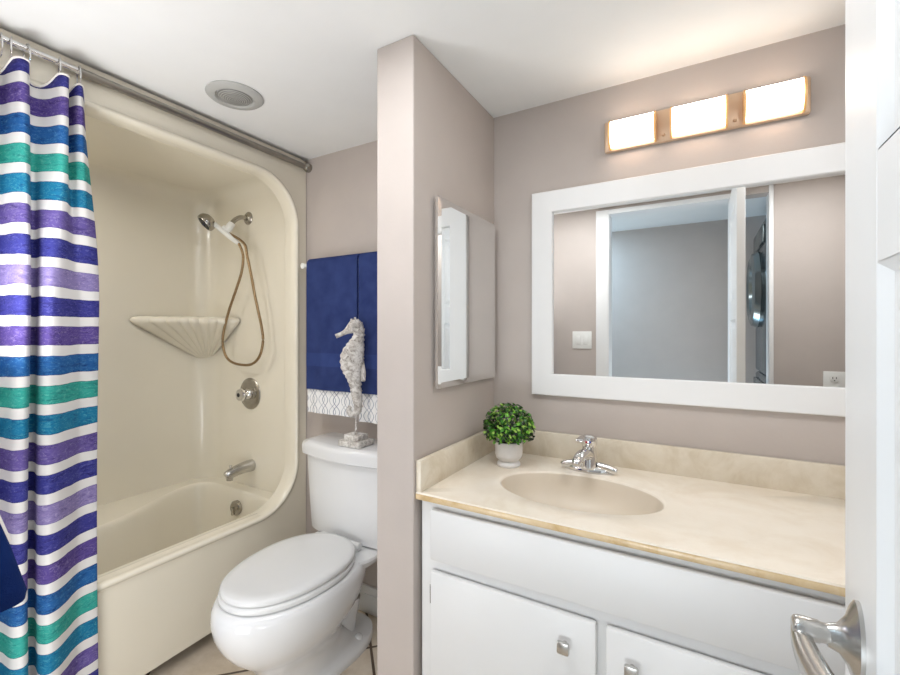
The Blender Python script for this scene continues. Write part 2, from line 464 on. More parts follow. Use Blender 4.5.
# ------------------------------------------------------------------ tub and shower unit
TX = -1.690                                  # front plane of the flange
TY0, TY1 = 0.075, 1.516
tub = thing('tub_shower_unit', 'almond one-piece bathtub and shower surround filling the left alcove', 'bathtub', (-2.08, 0.8, 0.0))
OZ0, OZ1, OY0, OY1, OR = 0.437, 1.965, 0.16, 1.445, 0.20
def rrect(y0, y1, z0, z1, r, n=12):
    pts = []
    for cy, cz, a0 in ((y1 - r, z0 + r, -PI / 2), (y1 - r, z1 - r, 0), (y0 + r, z1 - r, PI / 2), (y0 + r, z0 + r, PI)):
        for k in range(n + 1):
            a = a0 + PI / 2 * k / n
            pts.append((cy + r * math.cos(a), cz + r * math.sin(a)))
    return pts
def outer_for(pts, y0, y1, z0, z1):
    """points on the outer rectangle along rays from the opening's centre"""
    cy, cz = (y0 + y1) / 2, (z0 + z1) / 2; out = []
    for y, z in pts:
        dy, dz = y - cy, z - cz
        s = min(((y1 - cy) / abs(dy)) if abs(dy) > 1e-6 else 9e9, ((z1 - cz) / abs(dz)) if abs(dz) > 1e-6 else 9e9)
        out.append((cy + dy * s, cz + dz * s))
    return out
# front frame: flat flange, rolled lip, then back into the alcove
bm = B(); rings = []
base = rrect(OY0, OY1, OZ0, OZ1, OR)
outr = outer_for(base, TY0, TY1, 0.002, 2.100)
rings.append([(TX - 0.03, y, z) for y, z in outr])
rings.append([(TX, y, z) for y, z in outr])
def off(d): return rrect(OY0 - d, OY1 + d, OZ0 - d, OZ1 + d, OR + d)
rings.append([(TX, y, z) for y, z in off(0.030)])
for d, x in ((0.026, 0.001), (0.022, 0.006), (0.016, 0.012), (0.010, 0.0145), (0.005, 0.013), (0.001, 0.008), (-0.002, -0.002), (-0.002, -0.03), (0.004, -0.07)):
    rings.append([(TX + x, y, z) for y, z in off(d)])
loft(bm, rings, False, False)
build('flange_and_apron', bm, M['almond'], tub, ang=60)
# inner walls: back, two ends and the roof as one curved skin
WX, WY0, WY1, WZ = -2.44, 0.125, 1.474, 2.015
bm = B()
def plan(inset, r=0.12, n=8):
    """from the front edge at one end round the back to the other front edge"""
    x1, x0, y0, y1 = TX - 0.012, WX + inset, WY0 + inset, WY1 - inset
    r = max(r - inset * 0.3, 0.02)
    pts = [(x1, y1), (x1 - 0.2, y1), (x1 - 0.4, y1)]
    for k in range(n + 1):
        a = PI / 2 + PI / 2 * k / n; pts.append((x0 + r + r * math.cos(a), y1 - r + r * math.sin(a)))
    pts += [(x0, (y0 + y1) / 2 + 0.25), (x0, (y0 + y1) / 2), (x0, (y0 + y1) / 2 - 0.25)]
    for k in range(n + 1):
        a = PI + PI / 2 * k / n; pts.append((x0 + r + r * math.cos(a), y0 + r + r * math.sin(a)))
    pts += [(x1 - 0.4, y0), (x1 - 0.2, y0), (x1, y0)]
    return pts
rows = []
for z in (0.42, 0.6, 0.9, 1.2, 1.5, 1.8): rows.append([(x, y, z) for x, y in plan(0)])
rr = 0.09
for k in range(1, 9):
    a = PI / 2 * k / 8
    rows.append([(x, y, WZ - rr + rr * math.sin(a)) for x, y in plan(rr * (1 - math.cos(a)))])
R = loft(bm, rows, False, False, closed=False)
top = R[-1]
n = len(top)
for i in range(n // 2 - 1): bm.faces.new((top[i], top[i + 1], top[n - 2 - i], top[n - 1 - i]))
build('surround_walls', bm, M['almond'], tub, ang=60)
# tub deck and basin as a height field
bm = B()
outline = spline([(-1.80, 1.385), (-2.05, 1.40), (-2.28, 1.395), (-2.350, 1.34), (-2.315, 1.20), (-2.225, 1.02), (-2.170, 0.85), (-2.165, 0.60),
                  (-2.24, 0.35), (-2.22, 0.27), (-2.0, 0.25), (-1.80, 0.26), (-1.755, 0.32), (-1.745, 0.6), (-1.745, 0.85), (-1.745, 1.1), (-1.745, 1.32), (-1.80, 1.385)], 8)
def sdist(x, y):
    inside = False; d = 9
    for (ax, ay), (bx, by) in zip(outline, outline[1:]):
        vx, vy = bx - ax, by - ay; L = vx * vx + vy * vy
        if L < 1e-12: continue
        t = max(0, min(1, ((x - ax) * vx + (y - ay) * vy) / L))
        d = min(d, math.hypot(x - ax - vx * t, y - ay - vy * t))
        if (ay > y) != (by > y) and x < (bx - ax) * (y - ay) / (by - ay) + ax: inside = not inside
    return d if inside else -d
nx, ny = 92, 150
xs = [WX - 0.0 + (TX + 0.0 - WX) * i / nx for i in range(nx + 1)]
ys = [WY0 + (WY1 - WY0) * j / ny for j in range(ny + 1)]
def hz_(d):
    if d <= -0.012: return 0.440
    t = min(1, (d + 0.012) / 0.085)
    drop = 0.31 * (t * t * (3 - 2 * t)) ** 0.9
    return 0.440 - drop
V = []
for x in xs:
    V.append([bm.verts.new((x, y, hz_(sdist(x, y)))) for y in ys])
for i in range(nx):
    for j in range(ny): bm.faces.new((V[i][j], V[i + 1][j], V[i + 1][j + 1], V[i][j + 1]))
build('basin', bm, M['almond'], tub, ang=70)
# fluted corner soap shelf
bm = B()
cx, cy, ztop, zbot = WX + 0.01, WY1 - 0.008, 1.335, 1.085
N = 90
def srad(f):    # along the back wall (long) to along the end wall (short)
    L0, L1 = 0.42, 0.31
    a = f * PI / 2
    r = 1.0 / ((math.cos(a) / L0) ** 1.1 + (math.sin(a) / L1) ** 1.1) ** (1 / 1.1)
    return r, a
rings = []
for t, sc in ((0, 0.0), (0.0, 0.90), (0.008, 0.96), (0.02, 0.985), (0.035, 0.95), (0.08, 0.76), (0.13, 0.55), (0.18, 0.34), (0.225, 0.14), (0.245, 0.05), (0.25, 0.0)):
    ring = []
    for k in range(N + 1):
        f = k / N; r, a = srad(f)
        fl = abs(math.sin(f * PI * 9)) * 0.055 * (1 if t > 0.02 else 0.55) - 0.05
        rad = r * sc * (1 + fl)
        ring.append((cx + rad * math.sin(a), cy - rad * math.cos(a), ztop - t))
    rings.append(ring)
loft(bm, rings, False, False, closed=False)
bmesh.ops.remove_doubles(bm, verts=bm.verts[:], dist=1e-5)
build('corner_shelf', bm, M['almond'], tub, ang=70)

# fittings on the end wall
EY = WY1
hs = thing('hand_shower', 'white and chrome hand shower hung on its wall arm with looped bronze hose', 'shower head', (-2.075, EY, 1.857))
bm = B(); lathe(bm, [(0.034, 0.0), (0.034, 0.004), (0.026, 0.012), (0.014, 0.018)], -2.075, EY, 1.857, 28, 'y'); build('escutcheon', bm, M['aged_nickel'], hs)
bm = B(); tube(bm, spline([(-2.075, EY - 0.01, 1.857), (-2.078, EY - 0.045, 1.853), (-2.083, EY - 0.075, 1.832), (-2.086, EY - 0.092, 1.808)], 5), 0.0115, 14); build('shower_arm', bm, M['aged_nickel'], hs)
bm = B()
tube(bm, [(-2.086, EY - 0.088, 1.812), (-2.088, EY - 0.098, 1.795), (-2.092, EY - 0.106, 1.775), (-2.096, EY - 0.112, 1.758)], [0.017, 0.019, 0.017, 0.014], 16)
tube(bm, [(-2.112, EY - 0.120, 1.786), (-2.090, EY - 0.106, 1.768)], [0.017, 0.018], 16)
build('holder', bm, M['white_plastic'], hs)
bm = B()
H0, H1 = Vector((-2.148, 1.318, 1.812)), Vector((-2.034, 1.388, 1.705))
pts = [tuple(H0.lerp(H1, k / 10)) for k in range(11)]
tube(bm, pts, [0.013, 0.0125, 0.012, 0.0125, 0.013, 0.0135, 0.0135, 0.0135, 0.013, 0.012, 0.009], 16)
build('handle', bm, M['white_plastic'], hs)
dv = Vector((-0.30, -0.62, -0.62)).normalized()
hc = Vector((-2.162, 1.308, 1.818))
bm = B(); P_ = [tuple(hc + dv * s) for s in (-0.024, -0.018, -0.004, 0.008, 0.020, 0.026)]
tube(bm, P_, [0.012, 0.030, 0.043, 0.046, 0.046, 0.043], 28); hd = build('spray_head', bm, M['aged_nickel'], hs)
bm = B(); P_ = [tuple(hc + dv * s) for s in (0.025, 0.029)]
tube(bm, P_, [0.036, 0.033], 24)
P_ = [tuple(hc + dv * s) for s in (0.028, 0.034)]
tube(bm, P_, [0.013, 0.012], 16); build('spray_face', bm, M['dark'], hd)
hpx = [(-2.143, 1.728), (-2.117, 1.667), (-2.128, 1.58), (-2.177, 1.483), (-2.235, 1.38), (-2.284, 1.267), (-2.295, 1.19), (-2.262, 1.118), (-2.186, 1.085), (-2.059, 1.083),
       (-1.985, 1.125), (-1.955, 1.20), (-1.962, 1.27), (-1.994, 1.37), (-2.020, 1.45), (-2.045, 1.54), (-2.080, 1.65), (-2.112, 1.73), (-2.135, 1.765)]
hp = []
for i, (x, z) in enumerate(hpx):
    y = 1.395 + 0.018 * math.sin(PI * i / (len(hpx) - 1)) - (0.012 if i > 12 else 0)
    s = y / 1.47
    hp.append((x * s, y, 1.25 + (z - 1.25) * s))
hp[0] = tuple(H1); hp[-1] = (-2.094, EY - 0.110, 1.764)
bm = B(); tube(bm, spline(hp, 7), 0.0068, 10); build('hose', bm, M['gold_hose'], hs)

sv = thing('shower_valve', 'round nickel shower valve plate with knob on almond wall', 'faucet', (-2.06, EY, 0.93))
bm = B(); lathe(bm, [(0.083, 0.0), (0.083, 0.003), (0.076, 0.009), (0.055, 0.012), (0.050, 0.0125)], -2.06, EY, 0.93, 40, 'y'); build('plate', bm, M['aged_nickel'], sv)
bm = B(); lathe(bm, [(0.030, 0.011), (0.028, 0.022), (0.019, 0.030), (0.022, 0.036), (0.031, 0.045), (0.033, 0.056), (0.029, 0.066), (0.016, 0.070)], -2.06, EY, 0.93, 28, 'y')
kn = build('knob', bm, M['chrome'], sv)
bm = B(); tube(bm, [(-2.06, EY - 0.052, 0.93), (-2.03, EY - 0.052, 0.936), (-2.012, EY - 0.053, 0.940)], [0.009, 0.008, 0.009], 12); build('lever', bm, M['chrome'], kn)
bm = B(); lathe(bm, [(0.012, 0.069), (0.010, 0.072)], -2.06, EY, 0.93, 16, 'y'); build('cap', bm, M['dark'], kn)

sp = thing('tub_spout', 'chrome tub spout with diverter above the tub overflow', 'faucet', (-2.045, EY, 0.555))
bm = B()
q = spline([(-2.045, EY, 0.555, 0.031), (-2.047, EY - 0.03, 0.555, 0.030), (-2.050, EY - 0.08, 0.550, 0.027), (-2.052, EY - 0.125, 0.540, 0.024), (-2.053, EY - 0.140, 0.532, 0.020)], 5)
tube(bm, [p[:3] for p in q], [p[3] for p in q], 20, 0.95)
tube(bm, [(-2.052, EY - 0.122, 0.535), (-2.052, EY - 0.124, 0.508)], [0.017, 0.015], 16)
bd = build('spout_body', bm, M['nickel'], sp)
bm = B(); lathe(bm, [(0.004, 0), (0.004, 0.018), (0.007, 0.019), (0.007, 0.026)], -2.052, EY - 0.118, 0.556, 12); build('diverter', bm, M['nickel'], sp)
ov = thing('overflow_plate', 'round nickel tub overflow plate below the spout', 'drain', (-2.035, 1.378, 0.362))
bm = B(); lathe(bm, [(0.036, -0.012), (0.036, 0.004), (0.030, 0.010), (0.012, 0.013)], -2.035, 1.372, 0.366, 28, 'y'); build('plate', bm, M['aged_nickel'], ov)
bm = B(); box(bm, -2.040, -2.030, 1.350, 1.362, 0.335, 0.372, 0.002); build('trip_lever', bm, M['nickel'], ov)

# ------------------------------------------------------------------ curtain rod, rings, curtain
RX, RZ = -1.672, 2.062
rod = thing('curtain_rod', 'dull steel tension rod for the shower curtain below the ceiling', 'curtain rod', (RX, 0.8, RZ))
bm = B(); lathe(bm, [(0.0125, 0), (0.0125, 0.92)], RX, YT, RZ, 20, 'y'); build('outer_tube', bm, M['rod'], rod)
bm = B(); lathe(bm, [(0.0105, 0), (0.0105, 0.56)], RX, YT - 0.90, RZ, 20, 'y'); build('inner_tube', bm, M['chrome'], rod)
for y, s in ((YT, 1), (YF, -1)):
    bm = B(); lathe(bm, [(0.022, 0), (0.022, 0.012 * s), (0.017, 0.026 * s), (0.0135, 0.03 * s)], RX, y, RZ, 24, 'y'); build('end_cap', bm, M['aged_nickel'], rod)

cprof_top = [(0.612, -1.674), (0.602, -1.650), (0.588, -1.622), (0.576, -1.630), (0.568, -1.676), (0.560, -1.650), (0.549, -1.606), (0.532, -1.608), (0.522, -1.655), (0.508, -1.680), (0.490, -1.682),
             (0.476, -1.664), (0.464, -1.612), (0.445, -1.602), (0.434, -1.632), (0.428, -1.672), (0.418, -1.680), (0.408, -1.655), (0.395, -1.620)]
cprof_bot = [(0.648, -1.662), (0.632, -1.656), (0.612, -1.652), (0.594, -1.646), (0.578, -1.634), (0.560, -1.618), (0.542, -1.602), (0.522, -1.586), (0.500, -1.580), (0.488, -1.604), (0.494, -1.652),
             (0.484, -1.666), (0.474, -1.636), (0.462, -1.590), (0.446, -1.574), (0.430, -1.592), (0.426, -1.648), (0.418, -1.664), (0.405, -1.640)]
y = 0.392
k = 0
while y > 0.12:
    y -= 0.0125; k += 1
    a = k * PI / 2.4
    cprof_top.append((y + 0.003, -1.650 + 0.034 * math.cos(a))); cprof_bot.append((y, -1.634 + 0.026 * math.cos(a)))
pt, pb = spline(cprof_top, 4), spline(cprof_bot, 4)
ZT, ZBt = 2.000, 0.09
peaks = [(0.584, 0.0), (0.540, 0.0), (0.450, 0.0), (0.395, 0)]
bm = B(); rows = []
nz = 110
for j in range(nz + 1):
    t = j / nz
    w_ = min(1, t * 2.8); w_ = w_ * w_ * (3 - 2 * w_)
    row = []
    for i, (a, b) in enumerate(zip(pt, pb)):
        yy = a[0] * (1 - w_) + b[0] * w_; xx = a[1] * (1 - w_) + b[1] * w_
        sag = 0.030 * max(0.0, min(1, (-1.622 - a[1]) / 0.06)) * (1 - min(1, t * 6))
        z = ZT - sag - (ZT - sag - ZBt) * t
        xx += 0.003 * math.sin(7 * t + yy * 40)
        row.append((xx, yy + 0.004 * math.sin(5 * t + 1), z))
    rows.append(row)
loft(bm, rows, False, False, closed=False)
bmesh.ops.recalc_face_normals(bm, faces=bm.faces[:])
cur = thing('shower_curtain', 'pleated shower curtain with purple, blue and teal watercolour stripes on white', 'curtain', (-1.64, 0.4, 2.0))
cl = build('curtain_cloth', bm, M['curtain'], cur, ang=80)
md = cl.modifiers.new('thick', 'SOLIDIFY'); md.thickness = 0.0015; md.offset = 0
bm = B(); tube(bm, [tuple(Vector(p) + Vector((0, 0, 0.001))) for p in rows[0]], 0.0034, 8); build('top_hem', bm, M['curtain_hem'], cur)

# rings: an open wire loop over the rod down to the hem
def ring_mesh():
    bm = B()
    P_ = []
    for k in range(28):
        a = 2 * PI * k / 28
        P_.append((0.018 * math.sin(a) , 0.0, 0.034 * math.cos(a)))
    tube(bm, P_, 0.0021, 8, closed=True, up=(0, 1, 0))
    return bm
ring_spots = [(0.600, 'rightmost metal curtain ring over the purple striped curtain top'),
              (0.553, 'metal curtain ring second from the right on the rod'),
              (0.480, 'metal curtain ring third from the right on the rod'),
              (0.447, 'metal curtain ring second from the left edge of the photo'),
              (0.424, 'metal curtain ring nearest the left edge of the photo')]
r0 = None
for y, lab in ring_spots:
    if r0 is None:
        r0 = build('curtain_ring', ring_mesh(), M['chrome'], loc=(0, 0, 0)); o = r0
    else:
        o = r0.copy(); COL.objects.link(o)
    o.location = (RX + 0.003, y, RZ - 0.0195); o.rotation_euler = (0, 0, random.uniform(-0.3, 0.3))
    tag(o, lab, 'curtain ring', 'shower curtain rings on the rod')

# ------------------------------------------------------------------ toilet
TC = -1.272
toi = thing('toilet', 'white two-piece toilet with closed lid between tub and partition', 'toilet', (TC, 1.15, 0.0))
def warp(bm):
    for v in bm.verts:
        v.co.x = TC + (v.co.x - TC) * 1.04; v.co.y *= 1.04
        v.co.z = v.co.z * 0.92 if v.co.z < 0.416 else 1.25 - (1.25 - v.co.z) * 1.04
def egg(z, yf, yb, hw, n=48, p=2.15, k=0.60, cx=TC):
    """egg outline: widest at fraction k from the front"""
    ym = yf + (yb - yf) * k; out = []
    for i in range(n):
        a = 2 * PI * i / n
        c, s = math.cos(a), math.sin(a)
        ry = (ym - yf) if s < 0 else (yb - ym)
        out.append((cx + hw * math.copysign(abs(c) ** (2 / p), c), ym + ry * math.copysign(abs(s) ** (2 / p), s), z))
    return out
bm = B()
secs = [(0.0, 0.915, 1.400, 0.126, 2.3, 0.62), (0.012, 0.913, 1.402, 0.128, 2.3, 0.62), (0.034, 0.915, 1.398, 0.125, 2.3, 0.62), (0.046, 0.918, 1.37, 0.112, 2.2, 0.6), (0.060, 0.920, 1.30, 0.102, 2.2, 0.55),
        (0.11, 0.908, 1.24, 0.100, 2.2, 0.5), (0.15, 0.885, 1.24, 0.108, 2.2, 0.5), (0.19, 0.850, 1.25, 0.129, 2.2, 0.5), (0.23, 0.815, 1.27, 0.158, 2.15, 0.5), (0.27, 0.792, 1.30, 0.178, 2.1, 0.5),
        (0.31, 0.778, 1.32, 0.189, 2.1, 0.5), (0.35, 0.771, 1.34, 0.193, 2.1, 0.5), (0.385, 0.774, 1.34, 0.192, 2.1, 0.5), (0.405, 0.784, 1.33, 0.187, 2.1, 0.5), (0.4135, 0.800, 1.31, 0.174, 2.1, 0.5)]
loft(bm, [egg(z, a, b, h, 48, p, k) for z, a, b, h, p, k in secs])
# rear deck the tank stands on, narrowing down to the trapway
def rr(z, y0, y1, h0, h1, n=40, p=5):
    out = []
    for i in range(n):
        a = 2 * PI * i / n; c, s = math.cos(a), math.sin(a)
        yy = (y0 + y1) / 2 + (y1 - y0) / 2 * math.copysign(abs(s) ** (2 / p), s)
        f = (yy - y0) / (y1 - y0); hw = h0 + (h1 - h0) * f
        out.append((TC + hw * math.copysign(abs(c) ** (2 / p), c), yy, z))
    return out
loft(bm, [rr(0.28, 1.15, 1.30, 0.06, 0.05, p=3), rr(0.33, 1.17, 1.36, 0.10, 0.09, p=3), rr(0.36, 1.18, 1.42, 0.135, 0.135, p=4), rr(0.385, 1.19, 1.45, 0.162, 0.170), rr(0.407, 1.19, 1.455, 0.170, 0.182), rr(0.416, 1.195, 1.45, 0.166, 0.179)])
# trapway bulge on the sides
pz = spline([(TC, 1.10, 0.22, 0.05), (TC, 1.19, 0.30, 0.058), (TC, 1.27, 0.30, 0.060), (TC, 1.295, 0.20, 0.058), (TC, 1.275, 0.10, 0.056), (TC, 1.255, 0.03, 0.060)], 6)
tube(bm, [p[:3] for p in pz], [p[3] for p in pz], 20, 1.1)
warp(bm); bowl = build('bowl', bm, M['porcelain'], toi, ang=50)
for s in (-1, 1):
    bm = B(); lathe(bm, [(0.016, -0.006), (0.0165, 0.008), (0.013, 0.016), (0.005, 0.020)], TC + s * 0.092, 1.270, 0.040, 20); warp(bm); build('bolt_cap', bm, M['seat'], toi)
# tank: tapers downwards, bowed front
def tank(z, yf, yb, hw, bow, n=14, r=0.02):
    pts = []
    for i in range(n + 1):
        u = -1 + 2 * i / n
        e = 1 - abs(u) ** 4
        pts.append((TC + hw * u, yf + 0.022 - (0.022 * (1 - abs(u) ** 6)) - bow * (0.5 + 0.5 * math.cos(PI * min(1, abs(u) * 1.25))), z))
    pts += [(TC + hw, (yf + yb) / 2, z), (TC + hw, yb - 0.01, z), (TC + hw - 0.01, yb, z), (TC, yb, z), (TC - hw + 0.01, yb, z), (TC - hw, yb - 0.01, z), (TC - hw, (yf + yb) / 2, z)]
    return pts
bm = B(); loft(bm, [tank(0.4172, 1.318, 1.455, 0.206, 0.004), tank(0.424, 1.304, 1.456, 0.218, 0.008), tank(0.50, 1.300, 1.457, 0.222, 0.009), tank(0.65, 1.294, 1.458, 0.228, 0.010), tank(0.745, 1.290, 1.459, 0.232, 0.011)])
warp(bm); build('tank', bm, M['porcelain'], toi, ang=50)
bm = B()
loft(bm, [tank(0.739, 1.282, 1.460, 0.243, 0.016), tank(0.742, 1.278, 1.461, 0.247, 0.018), tank(0.775, 1.276, 1.461, 0.249, 0.018), tank(0.790, 1.279, 1.460, 0.246, 0.018), tank(0.798, 1.288, 1.456, 0.237, 0.016), tank(0.801, 1.300, 1.450, 0.225, 0.014)])
warp(bm); build('tank_lid', bm, M['porcelain'], toi, ang=50)
bm = B(); loft(bm, [egg(0.417, 0.802, 1.262, 0.170, k=0.56), egg(0.419, 0.796, 1.266, 0.176, k=0.56), egg(0.430, 0.794, 1.268, 0.178, k=0.56), egg(0.436, 0.800, 1.262, 0.172, k=0.56)]); warp(bm); build('seat', bm, M['seat'], toi, ang=60)
bm = B(); loft(bm, [egg(0.4375, 0.806, 1.268, 0.168, k=0.56), egg(0.440, 0.800, 1.272, 0.173, k=0.56), egg(0.452, 0.799, 1.272, 0.174, k=0.56), egg(0.458, 0.806, 1.268, 0.168, k=0.56), egg(0.462, 0.828, 1.25, 0.148, k=0.56), egg(0.4635, 0.90, 1.20, 0.09, k=0.56)]); warp(bm); build('lid', bm, M['seat'], toi, ang=60)
for s in (-1, 1):
    bm = B(); tube(bm, [(TC + s * 0.075 - 0.025, 1.268, 0.438), (TC + s * 0.075 + 0.025, 1.268, 0.438)], 0.0125, 16)
    box(bm, TC + s * 0.075 - 0.018, TC + s * 0.075 + 0.018, 1.250, 1.285, 0.4165, 0.432, 0.003); warp(bm); build('hinge', bm, M['seat'], toi)

# ------------------------------------------------------------------ seahorse on the tank
sea = thing('seahorse_ornament', 'whitewashed carved wooden seahorse on a stepped base on the toilet tank', 'ornament', (-1.25, 1.385, 0.783))
SY = 1.372
KS = SY / 1.42
SC = -1.285 * KS
def so(x, z, dn=0.0):
    t = (x + 1.285) * KS * 0.74                    # along the carving's own plane, dn across it
    return Vector((SC + t * 0.740 - dn * 0.673, SY + t * 0.673 + dn * 0.740, 1.25 + (z - 1.25) * KS))
EU = Vector((-0.673, 0.740, 0))
sz_ = lambda z: 1.25 + (z - 1.25) * KS
spts = [(-1.392, 1.236, 0.011), (-1.362, 1.245, 0.0105), (-1.335, 1.256, 0.014), (-1.305, 1.270, 0.027), (-1.280, 1.281, 0.032), (-1.262, 1.259, 0.027), (-1.265, 1.231, 0.028), (-1.280, 1.194, 0.043), (-1.298, 1.151, 0.056),
        (-1.300, 1.108, 0.054), (-1.291, 1.070, 0.040), (-1.283, 1.031, 0.029), (-1.276, 0.989, 0.025), (-1.268, 0.955, 0.022), (-1.268, 0.925, 0.019), (-1.284, 0.904, 0.017), (-1.308, 0.905, 0.015), (-1.320, 0.922, 0.012), (-1.310, 0.936, 0.009)]
q = spline(spts, 8)
P_, Rd = [], []
for i, (x, z, r) in enumerate(q):
    rid = 1.0
    if 36 < i < 118: rid = 1 + 0.035 * (1 if (i // 2) % 2 == 0 else -1)
    P_.append(tuple(so(x, z))); Rd.append(r * rid * 0.86)
bm = B(); tube(bm, P_, [min(r * 0.75, 0.021) for r in Rd], 18, 1.0, up=tuple(EU), flats=[r / min(r * 0.75, 0.021) for r in Rd]); body = build('body', bm, M['whitewash'], sea, ang=50)
# dorsal fin and back crest carved from board
bm = B()
out = [(-1.262, 1.135), (-1.232, 1.124), (-1.222, 1.078), (-1.226, 1.040), (-1.262, 1.044), (-1.272, 1.085)]
loft(bm, [[tuple(so(x, z, -0.009)) for x, z in out], [tuple(so(x, z, 0.009)) for x, z in out]])
bmesh.ops.bevel(bm, geom=bm.edges[:], offset=0.003, segments=2, affect='EDGES')
build('dorsal_fin', bm, M['whitewash'], sea)
bm = B()
for i in range(34, 120, 5):
    x, z, r = q[i]; x2, z2, _ = q[min(i + 2, len(q) - 1)]
    a_, b_ = so(x, z), so(x2, z2); d = (b_ - a_).normalized(); nrm = d.cross(EU).normalized()
    if nrm.x < 0: nrm = -nrm
    c = a_ + nrm * r * 0.70
    tube(bm, [tuple(c), tuple(c + nrm * 0.007)], [0.006, 0.0025], 8)
build('back_crest', bm, M['whitewash'], sea)
bm = B()
bm.free()
for s in (-1, 1):
    bm = B(); e0 = so(-1.303, 1.272, s * 0.014); e1 = so(-1.303, 1.272, s * 0.021)
    tube(bm, [tuple(e0), tuple(e0.lerp(e1, 0.7)), tuple(e1)], [0.006, 0.005, 0.002], 14); build('eye', bm, M['whitewash'], sea)
bm = B()
for dx, dz in ((-0.020, 1.305), (0.0, 1.312), (0.018, 1.304)): tube(bm, [tuple(so(-1.284 + dx * 0.8, 1.294)), tuple(so(-1.284 + dx, dz + 0.006))], [0.009, 0.004], 8)
build('crown', bm, M['whitewash'], sea)
bm = B(); lathe(bm, [(0.005, 0), (0.005, 0.085)], SC + 0.004, SY + 0.003, 0.828, 12); build('post', bm, M['whitewash'], sea)
bm = B(); box(bm, -1.300, -1.185, 1.333, 1.425, 0.7835, 0.808, 0.004); box(bm, -1.282, -1.203, 1.348, 1.412, 0.807, 0.831, 0.004); build('base', bm, M['whitewash'], sea)

# ------------------------------------------------------------------ towel bar with two dressed towels
BY, BZ, BR = 1.462, 1.570, 0.009
tb = thing('towel_bar', 'white towel bar on the alcove wall holding navy towels', 'towel rail', (-1.33, YT, BZ))
bm = B(); tube(bm, [(-1.645, BY, BZ), (-0.95, BY, BZ)], BR, 14); build('rail', bm, M['white_plastic'], tb)
for x in (-1.640, -0.955):
    bm = B(); lathe(bm, [(0.022, 0), (0.022, 0.008), (0.012, 0.016), (0.011, YT - BY - 0.005), (0.014, YT - BY + 0.012), (0.004, YT - BY + 0.016)], x, YT, BZ, 20, 'y'); build('bracket', bm, M['white_plastic'], tb)
def drape(x0, x1, zf, zb, rad, th, seed, wave=0.004, n=26, z_from=None, z_to=None, lean=0.0):
    """closed sheet hung over the bar: front hem at zf, back hem at zb"""
    rnd = random.Random(seed); ph = rnd.uniform(0, 6)
    prof = []
    if z_from is None:
        m = 26
        for k in range(m): prof.append((-1, zf + (BZ - zf) * k / m))
        for k in range(9): prof.append((k / 8, None))
        m = 14
        for k in range(1, m + 1): prof.append((2, BZ + (zb - BZ) * k / m))
    else:
        m = 12
        for k in range(m + 1): prof.append((-1, z_from + (z_to - z_from) * k / m))
    def pt(kind, z, x, r):
        u = (x - x0) / (x1 - x0)
        if kind == -1:
            f = (BZ - z) / 0.6
            return (x, BY - r - wave * f * math.sin(u * 9 + ph) - wave * 0.6 * f * math.sin(u * 21 + 2 * ph) - lean * f, z)
        if kind == 2: return (x, BY + r, z)
        a = PI - PI * kind
        return (x, BY + r * math.cos(a), BZ + r * math.sin(a))
    bm = B()
    R_ = []
    for kind, z in prof:
        ring = []
        for i in range(n + 1): ring.append(pt(kind, z, x0 + (x1 - x0) * i / n, rad + th))
        for i in range(n, -1, -1): ring.append(pt(kind, z, x0 + (x1 - x0) * i / n, rad))
        R_.append(ring)
    loft(bm, R_)
    return bm
grp = 'towels layered on the towel bar'
sets = [(-1.594, -1.286, -1.604, -1.300, 'left', 5, -1.345), (-1.276, -0.985, -1.284, -0.99, 'right', 9, -1.0)]
for a0, a1, b0, b1, side, sd, w1 in sets:
    t1 = thing('patterned_towel', 'white towel with grey lattice pattern peeking below the ' + ('left' if side == 'left' else 'right, partly hidden,') + ' navy towel', 'towel', ((b0 + b1) / 2, BY, BZ), grp)
    build('cloth', drape(b0, b1, 0.880 if side == 'left' else 0.866, 1.20, BR + 0.001, 0.007, sd + 1, 0.003), M['ogee'], t1, ang=60)
    t2 = thing('navy_towel', ('navy bath towel behind the seahorse, left of the pair' if side == 'left' else 'navy bath towel half hidden by the partition, right of the pair'), 'towel', ((a0 + a1) / 2, BY, BZ), grp)
    build('cloth', drape(a0, a1, 0.990, 1.25, BR + 0.010, 0.010, sd, 0.004), M['navy'], t2, ang=60)
    build('woven_band', drape(a0 + 0.001, a1 - 0.001, 0, 0, BR + 0.0165, 0.005, sd, 0.004, z_from=1.098, z_to=1.158), M['navy_band'], t2, ang=60)

# ------------------------------------------------------------------ vanity cabinet
VX0, VX1, VF = XP1 + 0.012, XR - 0.012, 1.057
van = thing('vanity_cabinet', 'long white painted vanity cabinet with square nickel knobs', 'cabinet', (0.0, 1.3, 0.0))
bm = B()
box(bm, VX0, VX0 + 0.018, VF + 0.019, YB - 0.012, 0.0, 0.772); box(bm, VX1 - 0.018, VX1, VF + 0.019, YB - 0.012, 0.0, 0.772)
box(bm, VX0, VX1, VF + 0.019, YB - 0.012, 0.09, 0.108); box(bm, VX0, VX1, YB - 0.012, YB - 0.003, 0.0, 0.772)
box(bm, VX0, VX1, VF + 0.06, VF + 0.075, 0.0, 0.09)
box(bm, VX0, VX1, VF, VF + 0.019, 0.735, 0.772); box(bm, VX0, VX1, VF, VF + 0.019, 0.09, 0.12)
for x0, x1 in ((VX0, VX0 + 0.06), (-0.225, -0.165), (0.24, 0.30), (VX1 - 0.06, VX1)): box(bm, x0, x1, VF, VF + 0.019, 0.12, 0.735)
for x0, x1 in ((VX0 + 0.06, -0.225), (-0.165, 0.24), (0.30, VX1 - 0.06)): box(bm, x0, x1, VF, VF + 0.019, 0.572, 0.64)
build('carcass', bm, M['cabinet'], van, smooth=False)
